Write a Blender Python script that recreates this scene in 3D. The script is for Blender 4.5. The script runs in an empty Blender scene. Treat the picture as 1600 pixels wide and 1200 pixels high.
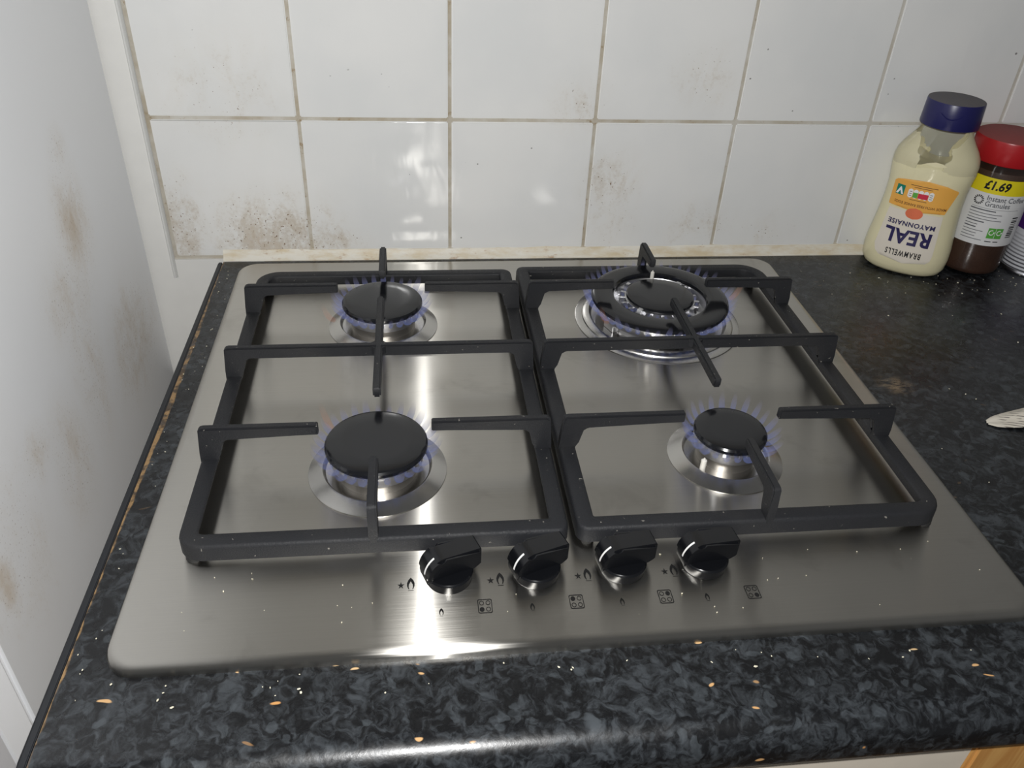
import bpy, bmesh, math, random
from mathutils import Vector, Matrix
random.seed(7)
PI = math.pi
scene = bpy.context.scene
col = scene.collection

# ------------------------------------------------------------------ camera, light, exposure
CAM = Vector((0.18459, -0.30814, 0.40700))
PITCH, YAW, ROLL, FPX = 0.60901, 0.13615, 0.05065, 1291.54
cam_d = bpy.data.cameras.new('camera')
cam_d.sensor_width = 36.0
cam_d.lens = 36.0 * FPX / 1600.0
cam_d.clip_start = 0.01
cam = bpy.data.objects.new('camera', cam_d)
col.objects.link(cam)
fw = Vector((math.sin(YAW) * math.cos(PITCH), math.cos(YAW) * math.cos(PITCH), -math.sin(PITCH)))
rt = Vector((math.cos(YAW), -math.sin(YAW), 0))
up = rt.cross(fw)
rt2 = math.cos(ROLL) * rt + math.sin(ROLL) * up
up2 = math.cos(ROLL) * up - math.sin(ROLL) * rt
M = Matrix((rt2, up2, -fw)).transposed().to_4x4()
M.translation = CAM
cam.matrix_world = M
scene.camera = cam

world = bpy.data.worlds.new('room_light')
scene.world = world
world.use_nodes = True
world.node_tree.nodes['Background'].inputs[0].default_value = (0.98, 0.99, 1.0, 1)
world.node_tree.nodes['Background'].inputs[1].default_value = 0.10

fl = bpy.data.lights.new('phone_flash', 'POINT')          # the phone's own flash beside its lens
fl.energy = 16.3
fl.color = (1.0, 0.995, 0.985)
fl.shadow_soft_size = 0.005
flo = bpy.data.objects.new('phone_flash', fl)
col.objects.link(flo)
FM = M.copy()
FM.translation = CAM + rt2 * 0.004 + up2 * 0.018
flo.matrix_world = FM

vs = scene.view_settings
vs.view_transform = 'Standard'
vs.look = 'None'
vs.exposure = 0.0
vs.gamma = 1.0
vs.use_curve_mapping = False

# ------------------------------------------------------------------ node helpers
class NT:
    def __init__(s, name):
        s.m = bpy.data.materials.new(name)
        s.m.use_nodes = True
        s.t = s.m.node_tree
        s.t.nodes.clear()
        s.out = s.t.nodes.new('ShaderNodeOutputMaterial')
    def N(s, typ, **kw):
        n = s.t.nodes.new(typ)
        for k, v in kw.items():
            setattr(n, k, v)
        return n
    def L(s, a, b):
        if isinstance(a, (int, float)):
            b.default_value = a
        elif isinstance(a, tuple):
            b.default_value = a if len(a) == len(b.default_value) else (*a, 1.0)
        else:
            s.t.links.new(a, b)
    def pos(s):
        return s.N('ShaderNodeNewGeometry').outputs['Position']
    def obj(s):
        return s.N('ShaderNodeTexCoord').outputs['Object']
    def gen(s):
        return s.N('ShaderNodeTexCoord').outputs['Generated']
    def scale(s, v, sc):
        n = s.N('ShaderNodeVectorMath', operation='MULTIPLY')
        s.L(v, n.inputs[0]); n.inputs[1].default_value = sc
        return n.outputs[0]
    def noise(s, v, sc, det=3, rough=0.5, dist=0.0):
        n = s.N('ShaderNodeTexNoise')
        s.L(v, n.inputs['Vector']); n.inputs['Scale'].default_value = sc
        n.inputs['Detail'].default_value = det; n.inputs['Roughness'].default_value = rough
        n.inputs['Distortion'].default_value = dist
        return n.outputs['Fac']
    def noisec(s, v, sc, det=2):
        n = s.N('ShaderNodeTexNoise')
        s.L(v, n.inputs['Vector']); n.inputs['Scale'].default_value = sc
        n.inputs['Detail'].default_value = det
        return n.outputs['Color']
    def voro(s, v, sc, feat='F1', out='Distance', rnd=1.0):
        n = s.N('ShaderNodeTexVoronoi', feature=feat)
        s.L(v, n.inputs['Vector']); n.inputs['Scale'].default_value = sc
        n.inputs['Randomness'].default_value = rnd
        return n.outputs[out]
    def math(s, op, a, b=0.0, clamp=False):
        n = s.N('ShaderNodeMath', operation=op, use_clamp=clamp)
        s.L(a, n.inputs[0]); s.L(b, n.inputs[1])
        return n.outputs[0]
    def rng(s, v, a, b, c=0.0, d=1.0):
        n = s.N('ShaderNodeMapRange', clamp=True)
        n.interpolation_type = 'SMOOTHSTEP'
        s.L(v, n.inputs['Value'])
        for k, x in zip(('From Min', 'From Max', 'To Min', 'To Max'), (a, b, c, d)):
            n.inputs[k].default_value = x
        return n.outputs['Result']
    def mix(s, f, a, b):
        n = s.N('ShaderNodeMix', data_type='RGBA')
        s.L(f, n.inputs['Factor'])
        s.L(a, n.inputs[6]); s.L(b, n.inputs[7])
        return n.outputs[2]
    def xyz(s, v):
        n = s.N('ShaderNodeSeparateXYZ'); s.L(v, n.inputs[0])
        return n.outputs
    def add(s, a, b):
        n = s.N('ShaderNodeVectorMath', operation='ADD')
        s.L(a, n.inputs[0]); s.L(b, n.inputs[1])
        return n.outputs[0]
    def blob(s, v, c, r):
        """1 at the centre c, 0 beyond the radii r"""
        n = s.N('ShaderNodeVectorMath', operation='SUBTRACT')
        s.L(v, n.inputs[0]); n.inputs[1].default_value = c
        k = s.scale(n.outputs[0], tuple(1.0 / x for x in r))
        l = s.N('ShaderNodeVectorMath', operation='LENGTH'); s.L(k, l.inputs[0])
        return s.rng(l.outputs['Value'], 0.0, 1.0, 1.0, 0.0)
    def bump(s, h, st=0.2, dist=0.001):
        n = s.N('ShaderNodeBump')
        n.inputs['Strength'].default_value = st; n.inputs['Distance'].default_value = dist
        s.L(h, n.inputs['Height'])
        return n.outputs[0]
    def bsdf(s, color=(0.8, 0.8, 0.8), rough=0.5, metal=0.0, normal=None, **kw):
        b = s.N('ShaderNodeBsdfPrincipled')
        s.L(color, b.inputs['Base Color']); s.L(rough, b.inputs['Roughness'])
        s.L(metal, b.inputs['Metallic'])
        if normal is not None: s.L(normal, b.inputs['Normal'])
        for k, v in kw.items():
            s.L(v, b.inputs[k.replace('_', ' ')])
        s.t.links.new(b.outputs[0], s.out.inputs[0])
        return b
def S(r, g, b):
    """sRGB 0-255 to linear"""
    return tuple(((c / 255 + 0.055) / 1.055) ** 2.4 if c > 10 else c / 255 / 12.92 for c in (r, g, b))

def simple(name, color, rough=0.5, metal=0.0, bumpsc=None, bumpst=0.1, var=0.08, **kw):
    n = NT(name)
    p = n.obj()
    f = n.noise(p, 60, 3)
    c2 = tuple(min(1, x * (1 + var * 2)) for x in color)
    c1 = tuple(x * (1 - var * 2) for x in color)
    c = n.mix(f, c1, c2)
    nm = n.bump(n.noise(p, bumpsc, 3), bumpst, 0.0005) if bumpsc else None
    n.bsdf(c, rough, metal, nm, **kw)
    return n.m

# ------------------------------------------------------------------ materials
def m_tile():
    n = NT('glazed_white_tile')
    p = n.pos()
    fine = n.noise(p, 260, 4, 0.7)
    mid = n.noise(n.scale(p, (1.0, 1.0, 0.6)), 45, 4, 0.65, 0.6)
    big = n.noise(p, 9, 3)
    areas = [((0.035, 0.5316, 0.015), (0.115, 0.3, 0.085), 1.0), ((-0.06, 0.5316, 0.02), (0.05, 0.3, 0.11), 0.8),
             ((0.395, 0.5316, 0.078), (0.055, 0.3, 0.06), 0.62), ((0.40, 0.5316, 0.03), (0.06, 0.3, 0.05), 0.42),
             ((0.482, 0.5316, 0.19), (0.05, 0.3, 0.05), 0.5), ((0.50, 0.5316, 0.03), (0.07, 0.3, 0.04), 0.55),
             ((0.355, 0.5316, 0.16), (0.05, 0.3, 0.05), 0.45), ((0.0, 0.5316, 0.17), (0.10, 0.3, 0.09), 0.4),
             ((0.10, 0.5316, 0.012), (0.05, 0.3, 0.03), 0.75), ((0.58, 0.5316, 0.02), (0.05, 0.3, 0.04), 0.45)]
    tot = None
    for c, r, w in areas:
        b = n.math('MULTIPLY', n.blob(p, c, r), w)
        tot = b if tot is None else n.math('MAXIMUM', tot, b)
    g = n.math('ADD', n.math('MULTIPLY', fine, 0.55), n.math('MULTIPLY', mid, 0.6))
    thr = n.math('ADD', g, n.math('MULTIPLY', tot, 0.36))
    dirt = n.math('MULTIPLY', n.rng(thr, 0.70, 1.08), 0.5)
    spots = n.math('MULTIPLY', n.rng(n.math('ADD', n.noise(p, 420, 2, 0.5), n.math('MULTIPLY', tot, 0.10)), 0.735, 0.78), n.rng(tot, 0.05, 0.5))
    vo = n.voro(n.add(p, n.scale(n.noisec(p, 12, 1), (0.05, 0.05, 0.05))), 70)
    specks = n.math('MULTIPLY', n.rng(vo, 0.04, 0.075, 1.0, 0.0), n.rng(n.noise(p, 31, 2), 0.56, 0.62))
    haze = n.math('MULTIPLY', tot, n.rng(mid, 0.3, 0.7, 0.06, 0.34))
    c = n.mix(n.rng(big, 0.3, 0.7), S(226, 227, 226), S(233, 233, 231))
    c = n.mix(haze, c, S(198, 182, 150))
    c = n.mix(dirt, c, S(160, 134, 98))
    c = n.mix(spots, c, S(118, 92, 62))
    c = n.mix(n.math('MULTIPLY', specks, 0.75), c, S(80, 76, 72))
    wav = n.noise(n.scale(p, (1.6, 1.0, 0.55)), 26, 2, 0.5, 0.5)
    nm = n.bump(wav, 0.25, 0.0016)
    ro = n.math('ADD', n.math('MULTIPLY', dirt, 0.35), n.rng(big, 0.3, 0.7, 0.10, 0.16))
    n.bsdf(c, ro, 0.0, nm, IOR=1.5)
    return n.m

def m_grout():
    n = NT('stained_grout')
    p = n.pos()
    x, y, z = n.xyz(p)
    a = n.noise(p, 30, 4, 0.6)
    f = n.math('MULTIPLY', n.rng(a, 0.25, 0.75), n.rng(x, 0.45, 0.75, 1.0, 0.35))
    c = n.mix(f, S(206, 203, 195), S(172, 160, 138))
    b = n.math('MULTIPLY', n.rng(n.noise(p, 75, 4, 0.7), 0.56, 0.7), n.rng(x, 0.5, 0.8, 1.0, 0.2))
    c = n.mix(b, c, S(150, 128, 96))
    n.bsdf(c, 0.8, 0.0, n.bump(n.noise(p, 600, 3), 0.4, 0.0006))
    return n.m

def m_sealant():
    n = NT('yellowed_sealant')
    p = n.pos()
    x, y, z = n.xyz(p)
    a = n.noise(n.scale(p, (0.35, 1, 1)), 70, 4, 0.65)
    c = n.mix(n.rng(a, 0.35, 0.7), S(232, 228, 216), S(214, 198, 166))
    br = n.math('MULTIPLY', n.rng(n.noise(n.scale(p, (0.5, 1, 1.2)), 110, 4, 0.7), 0.58, 0.74), n.rng(x, 0.45, 0.75, 0.7, 0.1))
    c = n.mix(br, c, S(170, 126, 74))
    n.bsdf(c, 0.45, 0.0, n.bump(a, 0.4, 0.0012))
    return n.m

def m_fridge():
    n = NT('white_fridge_paint')
    p = n.pos()
    st = n.scale(p, (1.0, 1.0, 0.7))
    fine = n.noise(st, 190, 5, 0.7)
    mid = n.noise(st, 26, 4, 0.62, 0.4)
    areas = [((-0.1, 0.372, 0.105), (0.3, 0.055, 0.078), 1.05), ((-0.1, 0.38, 0.165), (0.3, 0.03, 0.03), 0.6), ((-0.1, 0.44, -0.05), (0.3, 0.12, 0.10), 0.72),
             ((-0.1, 0.325, -0.01), (0.3, 0.06, 0.13), 0.55), ((-0.1, 0.25, -0.05), (0.3, 0.06, 0.09), 0.62),
             ((-0.1, 0.112, -0.045), (0.3, 0.025, 0.05), 1.05), ((-0.1, 0.20, -0.005), (0.3, 0.04, 0.04), 0.6), ((-0.1, 0.135, -0.03), (0.3, 0.10, 0.14), 0.4),
             ((-0.1, 0.33, 0.06), (0.3, 0.09, 0.07), 0.55)]
    tot = None
    for c, r, w in areas:
        b = n.math('MULTIPLY', n.blob(p, c, r), w)
        tot = b if tot is None else n.math('MAXIMUM', tot, b)
    g = n.math('ADD', n.math('MULTIPLY', fine, 0.45), n.math('MULTIPLY', mid, 0.6))
    dirt = n.rng(n.math('ADD', g, n.math('MULTIPLY', tot, 0.40)), 0.62, 1.15)
    haze = n.math('MULTIPLY', tot, n.rng(mid, 0.25, 0.75, 0.12, 0.42))
    spk = n.math('MULTIPLY', n.rng(n.noise(p, 480, 3, 0.6), 0.60, 0.70), n.rng(tot, 0.05, 0.5))
    c = n.mix(n.noise(p, 4, 2), S(236, 238, 242), S(240, 241, 242))
    c = n.mix(haze, c, S(206, 190, 162))
    c = n.mix(n.math('MULTIPLY', dirt, 0.5), c, S(184, 156, 116))
    c = n.mix(n.math('MULTIPLY', spk, 0.55), c, S(120, 98, 70))
    n.bsdf(c, n.math('ADD', 0.38, n.math('MULTIPLY', dirt, 0.3)), 0.0, n.bump(n.noise(p, 700, 2), 0.05, 0.0004))
    return n.m

def m_worktop():
    n = NT('dark_speckled_laminate')
    p = n.pos()
    warp = n.add(p, n.scale(n.noisec(p, 60, 3), (0.018, 0.018, 0.018)))
    a = n.noise(warp, 95, 5, 0.62, 1.2)
    b = n.noise(warp, 150, 4, 0.6, 0.8)
    big = n.noise(p, 20, 2)
    m = n.math('ADD', n.math('MULTIPLY', a, 0.7), n.math('ADD', n.math('MULTIPLY', b, 0.25), n.math('MULTIPLY', big, 0.2)))
    c = n.mix(n.rng(m, 0.50, 0.76), S(18, 19, 21), S(60, 64, 68))
    vc = n.voro(warp, 120)
    cell = n.xyz(n.voro(warp, 120, out='Color'))
    flk = n.math('MULTIPLY', n.rng(vc, 0.35, 0.5, 1.0, 0.0), n.rng(cell[0], 0.78, 0.86))
    c = n.mix(n.math('MULTIPLY', flk, 0.3), c, S(84, 90, 95))
    # orange and cream wood-like flecks
    el = n.scale(n.add(p, n.scale(n.noisec(p, 30, 2), (0.024, 0.024, 0.024))), (0.5, 1.3, 1.0))
    vd = n.voro(el, 100); vcol = n.xyz(n.voro(el, 100, out='Color'))
    fl2 = n.math('MULTIPLY', n.rng(vd, 0.11, 0.17, 1.0, 0.0), n.rng(vcol[1], 0.70, 0.72))
    fl2 = n.math('MULTIPLY', fl2, n.rng(n.xyz(p)[1], 0.0, 0.05, 1.0, 0.08))
    c = n.mix(fl2, c, n.mix(vcol[2], S(196, 142, 84), S(208, 182, 140)))
    st = n.math('MULTIPLY', n.blob(p, (0.612, 0.262, -0.007), (0.022, 0.020, 0.3)), n.rng(n.noise(n.scale(p, (0.6, 1.4, 1)), 130, 4, 0.7), 0.40, 0.62))
    c = n.mix(n.math('MULTIPLY', st, 0.55), c, S(168, 146, 116))
    # chipped left-hand edge showing chipboard
    x, y, z = n.xyz(p)
    ch = n.math('ADD', x, n.math('MULTIPLY', n.noise(n.scale(p, (1, 0.5, 1)), 70, 4, 0.6), -0.006))
    mid = n.blob(p, (-0.0205, 0.27, -0.007), (0.3, 0.20, 0.3))
    ch2 = n.math('SUBTRACT', ch, n.math('MULTIPLY', mid, 0.0030))
    chip = n.rng(ch2, -0.0238, -0.0228, 1.0, 0.0)
    c = n.mix(n.math('MULTIPLY', chip, n.rng(n.noise(p, 130, 3), 0.38, 0.60, 0.15, 0.85)), c, S(160, 128, 86))
    ro = n.rng(b, 0.3, 0.7, 0.24, 0.36)
    n.bsdf(c, ro, 0.0, n.bump(n.noise(p, 520, 3, 0.6), 0.10, 0.0006), IOR=1.5)
    return n.m

def m_brushed(name, sc=(6, 1300, 6), rough=0.22, aniso=0.9, color=S(209, 206, 199), radial=False, smudge=True):
    n = NT(name)
    p = n.obj()
    st = n.noise(n.scale(p, sc), 1.0, 3, 0.6)
    tan = n.N('ShaderNodeTangent')
    if radial:
        tan.direction_type = 'RADIAL'; tan.axis = 'Z'
    else:
        tan.direction_type = 'UV_MAP'; tan.uv_map = 'brush'
    c = n.mix(st, tuple(x * 0.93 for x in color), tuple(min(1, x * 1.06) for x in color))
    ro = n.math('ADD', rough - 0.03, n.math('MULTIPLY', st, 0.06))
    if smudge:
        sm = n.rng(n.noise(p, 21, 4, 0.6, 0.6), 0.54, 0.72)
        c = n.mix(n.math('MULTIPLY', sm, 0.15), c, S(120, 115, 108))
        sp = n.rng(n.voro(n.add(p, n.scale(n.noisec(p, 9, 1), (0.1, 0.1, 0.1))), 38), 0.010, 0.022, 1.0, 0.0)
        sp = n.math('MULTIPLY', sp, n.rng(n.noise(p, 9, 2), 0.5, 0.62))
        c = n.mix(n.math('MULTIPLY', sp, 0.8), c, S(225, 222, 214))
    if radial:
        n.bsdf(c, ro, 1.0, n.bump(st, 0.035, 0.0003), Anisotropic=aniso, Tangent=tan.outputs[0])
    else:
        b1_ = n.N('ShaderNodeBsdfAnisotropic', distribution='BECKMANN')
        n.L(c, b1_.inputs['Color']); n.L(n.math('ADD', ro, 0.13), b1_.inputs['Roughness'])
        b1_.inputs['Anisotropy'].default_value = -0.66
        n.t.links.new(tan.outputs[0], b1_.inputs['Tangent'])
    if not radial:      # long scatter across the brush lines, tight along them
        g = n.N('ShaderNodeBsdfAnisotropic')
        n.L(c, g.inputs['Color']); g.inputs['Roughness'].default_value = 0.275
        g.inputs['Anisotropy'].default_value = -0.885
        n.t.links.new(tan.outputs[0], g.inputs['Tangent'])
        mx = n.N('ShaderNodeMixShader'); mx.inputs[0].default_value = 0.10
        n.t.links.new(b1_.outputs[0], mx.inputs[1]); n.t.links.new(g.outputs[0], mx.inputs[2])
        n.t.links.new(mx.outputs[0], n.out.inputs[0])
    return n.m

def m_iron():
    n = NT('matt_black_cast_iron')
    p = n.obj()
    a = n.noise(p, 900, 4, 0.65)
    g = n.rng(n.noise(p, 16, 3), 0.4, 0.75)
    c = n.mix(g, S(36, 37, 40), S(45, 45, 46))
    c = n.mix(n.math('MULTIPLY', n.rng(n.noise(p, 300, 2), 0.72, 0.77), 0.7), c, S(150, 146, 138))
    n.bsdf(c, n.rng(a, 0.3, 0.7, 0.42, 0.62), 0.0, n.bump(a, 0.5, 0.0006), IOR=1.36)
    return n.m

def m_flame(name, base, tip, st, dens):
    n = NT(name)
    z = n.xyz(n.gen())[2]
    em = n.N('ShaderNodeEmission')
    n.L(n.mix(n.rng(z, 0.0, 0.8), base, tip), em.inputs[0]); em.inputs[1].default_value = st
    tr = n.N('ShaderNodeBsdfTransparent')
    mx = n.N('ShaderNodeMixShader')
    n.L(n.rng(z, 0.15, 1.0, dens, 0.0), mx.inputs[0])
    n.t.links.new(tr.outputs[0], mx.inputs[1]); n.t.links.new(em.outputs[0], mx.inputs[2])
    n.t.links.new(mx.outputs[0], n.out.inputs[0])
    return n.m

def m_clear(name, tint, gloss):
    n = NT(name)
    p = n.obj()
    tr = n.N('ShaderNodeBsdfTransparent'); n.L(n.mix(n.noise(p, 30), tint, tuple(x * 0.96 for x in tint)), tr.inputs[0])
    gl = n.N('ShaderNodeBsdfGlossy'); gl.inputs['Roughness'].default_value = 0.06
    n.L(n.bump(n.noise(p, 90, 2), 0.12, 0.001), gl.inputs['Normal'])
    mx = n.N('ShaderNodeMixShader'); mx.inputs[0].default_value = gloss
    n.t.links.new(tr.outputs[0], mx.inputs[1]); n.t.links.new(gl.outputs[0], mx.inputs[2])
    n.t.links.new(mx.outputs[0], n.out.inputs[0])
    return n.m

def m_residue():
    n = NT('mayonnaise_smears')
    p = n.obj()
    x, y, z = n.xyz(p)
    a = n.noise(n.scale(p, (1.0, 1.0, 0.7)), 34, 3, 0.5, 1.0)
    side = n.rng(n.math('ABSOLUTE', n.math('SUBTRACT', x, -0.003)), 0.008, 0.026, 0.0, 0.36)
    low = n.rng(z, 0.125, 0.162, 0.16, -0.10)
    k = n.rng(n.math('ADD', n.math('ADD', a, side), low), 0.74, 0.78)
    d = n.N('ShaderNodeBsdfPrincipled')
    n.L(n.mix(n.noise(p, 120), S(232, 224, 190), S(240, 233, 200)), d.inputs['Base Color']); d.inputs['Roughness'].default_value = 0.35
    tr = n.N('ShaderNodeBsdfTransparent')
    tr.inputs[0].default_value = (0.97, 0.97, 0.94, 1)
    mx = n.N('ShaderNodeMixShader')
    n.L(n.math('MULTIPLY', k, 0.86), mx.inputs[0])
    n.t.links.new(tr.outputs[0], mx.inputs[1]); n.t.links.new(d.outputs[0], mx.inputs[2])
    n.t.links.new(mx.outputs[0], n.out.inputs[0])
    return n.m

def m_coffee_label():
    n = NT('coffee_label_print')
    z = n.xyz(n.obj())[2]
    c = n.mix(n.math('GREATER_THAN', z, 0.0975), S(226, 226, 226), S(232, 214, 20))
    c = n.mix(n.math('MULTIPLY', n.noise(n.obj(), 150), 0.06), c, S(150, 150, 150))
    n.bsdf(c, 0.42)
    return n.m

def m_tin_label():
    n = NT('tin_label_print')
    z = n.xyz(n.obj())[2]
    w = n.math('SINE', n.math('MULTIPLY', z, 2 * PI / 0.0042))
    line = n.math('GREATER_THAN', w, 0.25)
    low = n.math('LESS_THAN', z, 0.046)
    fade = n.rng(z, 0.008, 0.046, 0.9, 0.25)
    c = n.mix(n.math('MULTIPLY', n.math('MULTIPLY', line, low), fade), S(216, 217, 222), S(42, 42, 52))
    pur = n.math('MULTIPLY', n.math('GREATER_THAN', z, 0.050), n.math('LESS_THAN', z, 0.0745))
    c = n.mix(pur, c, S(74, 36, 110))
    w2 = n.math('GREATER_THAN', n.math('SINE', n.math('MULTIPLY', z, 2 * PI / 0.0036)), 0.55)
    brk = n.math('GREATER_THAN', n.noise(n.scale(n.obj(), (1, 1, 0.2)), 260, 2), 0.48)
    c = n.mix(n.math('MULTIPLY', n.math('MULTIPLY', w2, n.math('GREATER_THAN', z, 0.078)), n.math('MULTIPLY', brk, 0.75)), c, S(90, 88, 98))
    n.bsdf(c, 0.35)
    return n.m

def m_wood(name):
    n = NT(name)
    p = n.pos()
    g = n.noise(n.scale(p, (1, 1, 0.08)), 60, 4, 0.6, 1.5)
    c = n.mix(n.rng(g, 0.3, 0.7), S(198, 142, 78), S(226, 178, 108))
    n.bsdf(c, 0.45, 0.0, n.bump(g, 0.1, 0.0005))
    return n.m

def m_paper():
    n = NT('printed_paper')
    p = n.obj()
    x, y, z = n.xyz(p)
    a = n.math('ADD', n.math('MULTIPLY', y, 1.0), n.math('MULTIPLY', x, 0.20))
    li = n.math('GREATER_THAN', n.math('SINE', n.math('MULTIPLY', a, 2 * PI / 0.0032)), 0.55)
    br = n.rng(n.noise(n.scale(p, (0.5, 2.5, 1)), 160, 2), 0.46, 0.52)
    k = n.math('MULTIPLY', n.math('MULTIPLY', li, br), n.rng(x, 0.009, 0.014))
    c = n.mix(n.math('MULTIPLY', k, 0.75), n.mix(n.noise(p, 90), S(232, 226, 214), S(214, 206, 190)), S(82, 76, 74))
    n.bsdf(c, 0.7)
    return n.m

def m_cap_dusty(name, side, top):
    n = NT(name)
    p = n.obj()
    nz = n.xyz(n.N('ShaderNodeNewGeometry').outputs['Normal'])[2]
    dust = n.math('MULTIPLY', n.rng(nz, 0.7, 0.95), n.rng(n.noise(p, 420, 3, 0.7), 0.25, 0.75, 0.6, 0.95))
    c = n.mix(dust, side, top)
    n.bsdf(c, n.rng(dust, 0, 1, 0.32, 0.8), 0.0, n.bump(n.noise(p, 160, 2), 0.08, 0.0005))
    return n.m

TILE = m_tile(); GROUT = m_grout(); SEAL = m_sealant(); FRIDGE = m_fridge(); LAM = m_worktop()
STEEL = m_brushed('brushed_stainless_steel')
RINGST = m_brushed('brushed_steel_trim_ring', (220, 220, 220), 0.24, 0.6, S(196, 194, 190), True, False)
ALU = simple('cast_aluminium', S(206, 206, 208), 0.33, 1.0, 300, 0.08, 0.03)
DARKALU = simple('heat_stained_aluminium', S(158, 154, 148), 0.4, 1.0, 300, 0.1, 0.08)
IRON = m_iron()
ENAMEL = simple('black_enamel', S(22, 23, 26), 0.16, 0.0, 120, 0.03, 0.05)
KNOB = simple('glossy_black_plastic', S(15, 16, 19), 0.2, 0.0, 90, 0.03, 0.05)
WHITE_P = simple('white_print', S(238, 238, 236), 0.4)
BLACK_P = simple('black_print', S(18, 18, 19), 0.45)
RUBBER = simple('black_rubber', S(26, 26, 27), 0.7)
CERAMIC = simple('white_ceramic', S(225, 222, 214), 0.35)
PAINT = simple('white_wall_paint', S(228, 227, 223), 0.55, 0, 160, 0.06, 0.02)
TRIMW = simple('white_plastic_trim', S(214, 214, 211), 0.35, 0, 160, 0.05, 0.02)
GASKET = simple('bright_white_plastic', S(247, 248, 250), 0.4, 0, None, 0.1, 0.01)
DOORW = simple('grey_white_door_paint', S(228, 228, 231), 0.45, 0, None, 0.1, 0.01)
EDGE = simple('black_edging_plastic', S(30, 32, 36), 0.4, 0, 200, 0.1)
CREAM = simple('cream_cabinet_panel', S(226, 216, 200), 0.5, 0, 220, 0.05, 0.03)
WOOD = m_wood('oak_door')
FLOORM = simple('brown_floor', S(110, 92, 74), 0.5)
MAYO = simple('mayonnaise', S(244, 236, 200), 0.28, 0, 40, 0.15, 0.02)
CLEAR = m_clear('clear_plastic', (0.985, 0.985, 0.965), 0.045)
GLASS = m_clear('clear_glass', (0.93, 0.93, 0.92), 0.09)
RESIDUE = m_residue()
BLUECAP = m_cap_dusty('navy_blue_cap_plastic', S(30, 30, 84), S(112, 108, 104))
REDLID = m_cap_dusty('red_lid_plastic', S(176, 30, 36), S(146, 82, 78))
COFFEE = simple('coffee_granules', S(72, 48, 36), 0.6, 0, 500, 0.6, 0.2)
LABELW = simple('cream_label_paper', S(228, 220, 206), 0.4, var=0.01)
ORANGE = simple('orange_label_print', S(238, 176, 82), 0.4, var=0.02)
EGG = simple('egg_print', S(226, 116, 78), 0.4, var=0.10)
NAVY = simple('navy_print', S(44, 38, 86), 0.4)
BROWNP = simple('brown_print', S(112, 72, 44), 0.4)
TEAL = simple('teal_print', S(12, 128, 108), 0.4)
RED_P = simple('red_print', S(206, 44, 70), 0.4)
GREEN_P = simple('green_print', S(92, 170, 70), 0.4)
GREYP = simple('grey_print', S(92, 94, 100), 0.4)
CLAB = m_coffee_label(); TLAB = m_tin_label(); PAPER = m_paper()
TINM = simple('tin_metal', S(196, 197, 202), 0.28, 1.0)
CRUMB = simple('pale_crumb', S(226, 216, 194), 0.7, var=0.2)
FLAME = m_flame('blue_gas_flame', (0.26, 0.36, 0.90), (0.48, 0.47, 0.74), 0.46, 0.20)
FLAMEO = m_flame('orange_gas_flame', (0.9, 0.30, 0.16), (0.9, 0.45, 0.30), 0.55, 0.09)

# ------------------------------------------------------------------ mesh helpers
def finish(name, bm, mat, parent=None, loc=(0, 0, 0), smooth=35, rot=None):
    bmesh.ops.recalc_face_normals(bm, faces=bm.faces[:])
    lim = math.radians(smooth)
    for f in bm.faces: f.smooth = True
    for e in bm.edges:
        if len(e.link_faces) == 2:
            e.smooth = e.calc_face_angle(0.0) < lim
    me = bpy.data.meshes.new(name)
    bm.to_mesh(me); bm.free()
    me.materials.append(mat)
    return link(name, me, parent, loc, rot)

def link(name, me, parent=None, loc=(0, 0, 0), rot=None):
    o = bpy.data.objects.new(name, me)
    col.objects.link(o)
    o.location = loc
    if rot: o.rotation_euler = rot
    if parent is not None: o.parent = parent
    return o

def empty(name, loc, rz=0.0):
    o = bpy.data.objects.new(name, None)
    o.empty_display_size = 0.02
    col.objects.link(o)
    o.location = loc; o.rotation_euler = (0, 0, rz)
    return o

def tag(o, label=None, cat=None, group=None, kind=None):
    for k, v in (('label', label), ('category', cat), ('group', group), ('kind', kind)):
        if v: o[k] = v
    return o

def box(bm, x0, x1, y0, y1, z0, z1, bev=0.0, seg=2):
    vs_ = [bm.verts.new((x, y, z)) for z in (z0, z1) for y in (y0, y1) for x in (x0, x1)]
    fs = [bm.faces.new([vs_[i] for i in q]) for q in ((0, 2, 3, 1), (4, 5, 7, 6), (0, 1, 5, 4), (2, 6, 7, 3), (0, 4, 6, 2), (1, 3, 7, 5))]
    if bev:
        es = list({e for f in fs for e in f.edges})
        bmesh.ops.bevel(bm, geom=es, offset=bev, segments=seg, affect='EDGES', clamp_overlap=True)
    return bm

def prism(bm, prof, axis, a, b, bev=0.0, seg=2):
    """extrude a 2D profile; axis 'x': profile is (y,z); 'y': (x,z); 'z': (x,y)"""
    def P(u, v, w):
        return {'x': (w, u, v), 'y': (u, w, v), 'z': (u, v, w)}[axis]
    A = [bm.verts.new(P(u, v, a)) for u, v in prof]
    B = [bm.verts.new(P(u, v, b)) for u, v in prof]
    n = len(prof)
    fs = [bm.faces.new(A), bm.faces.new(B)]
    for i in range(n):
        fs.append(bm.faces.new((A[i], A[(i + 1) % n], B[(i + 1) % n], B[i])))
    if bev:
        es = list({e for f in fs[:2] for e in f.edges})
        bmesh.ops.bevel(bm, geom=es, offset=bev, segments=seg, affect='EDGES', clamp_overlap=True)
    return bm

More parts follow.
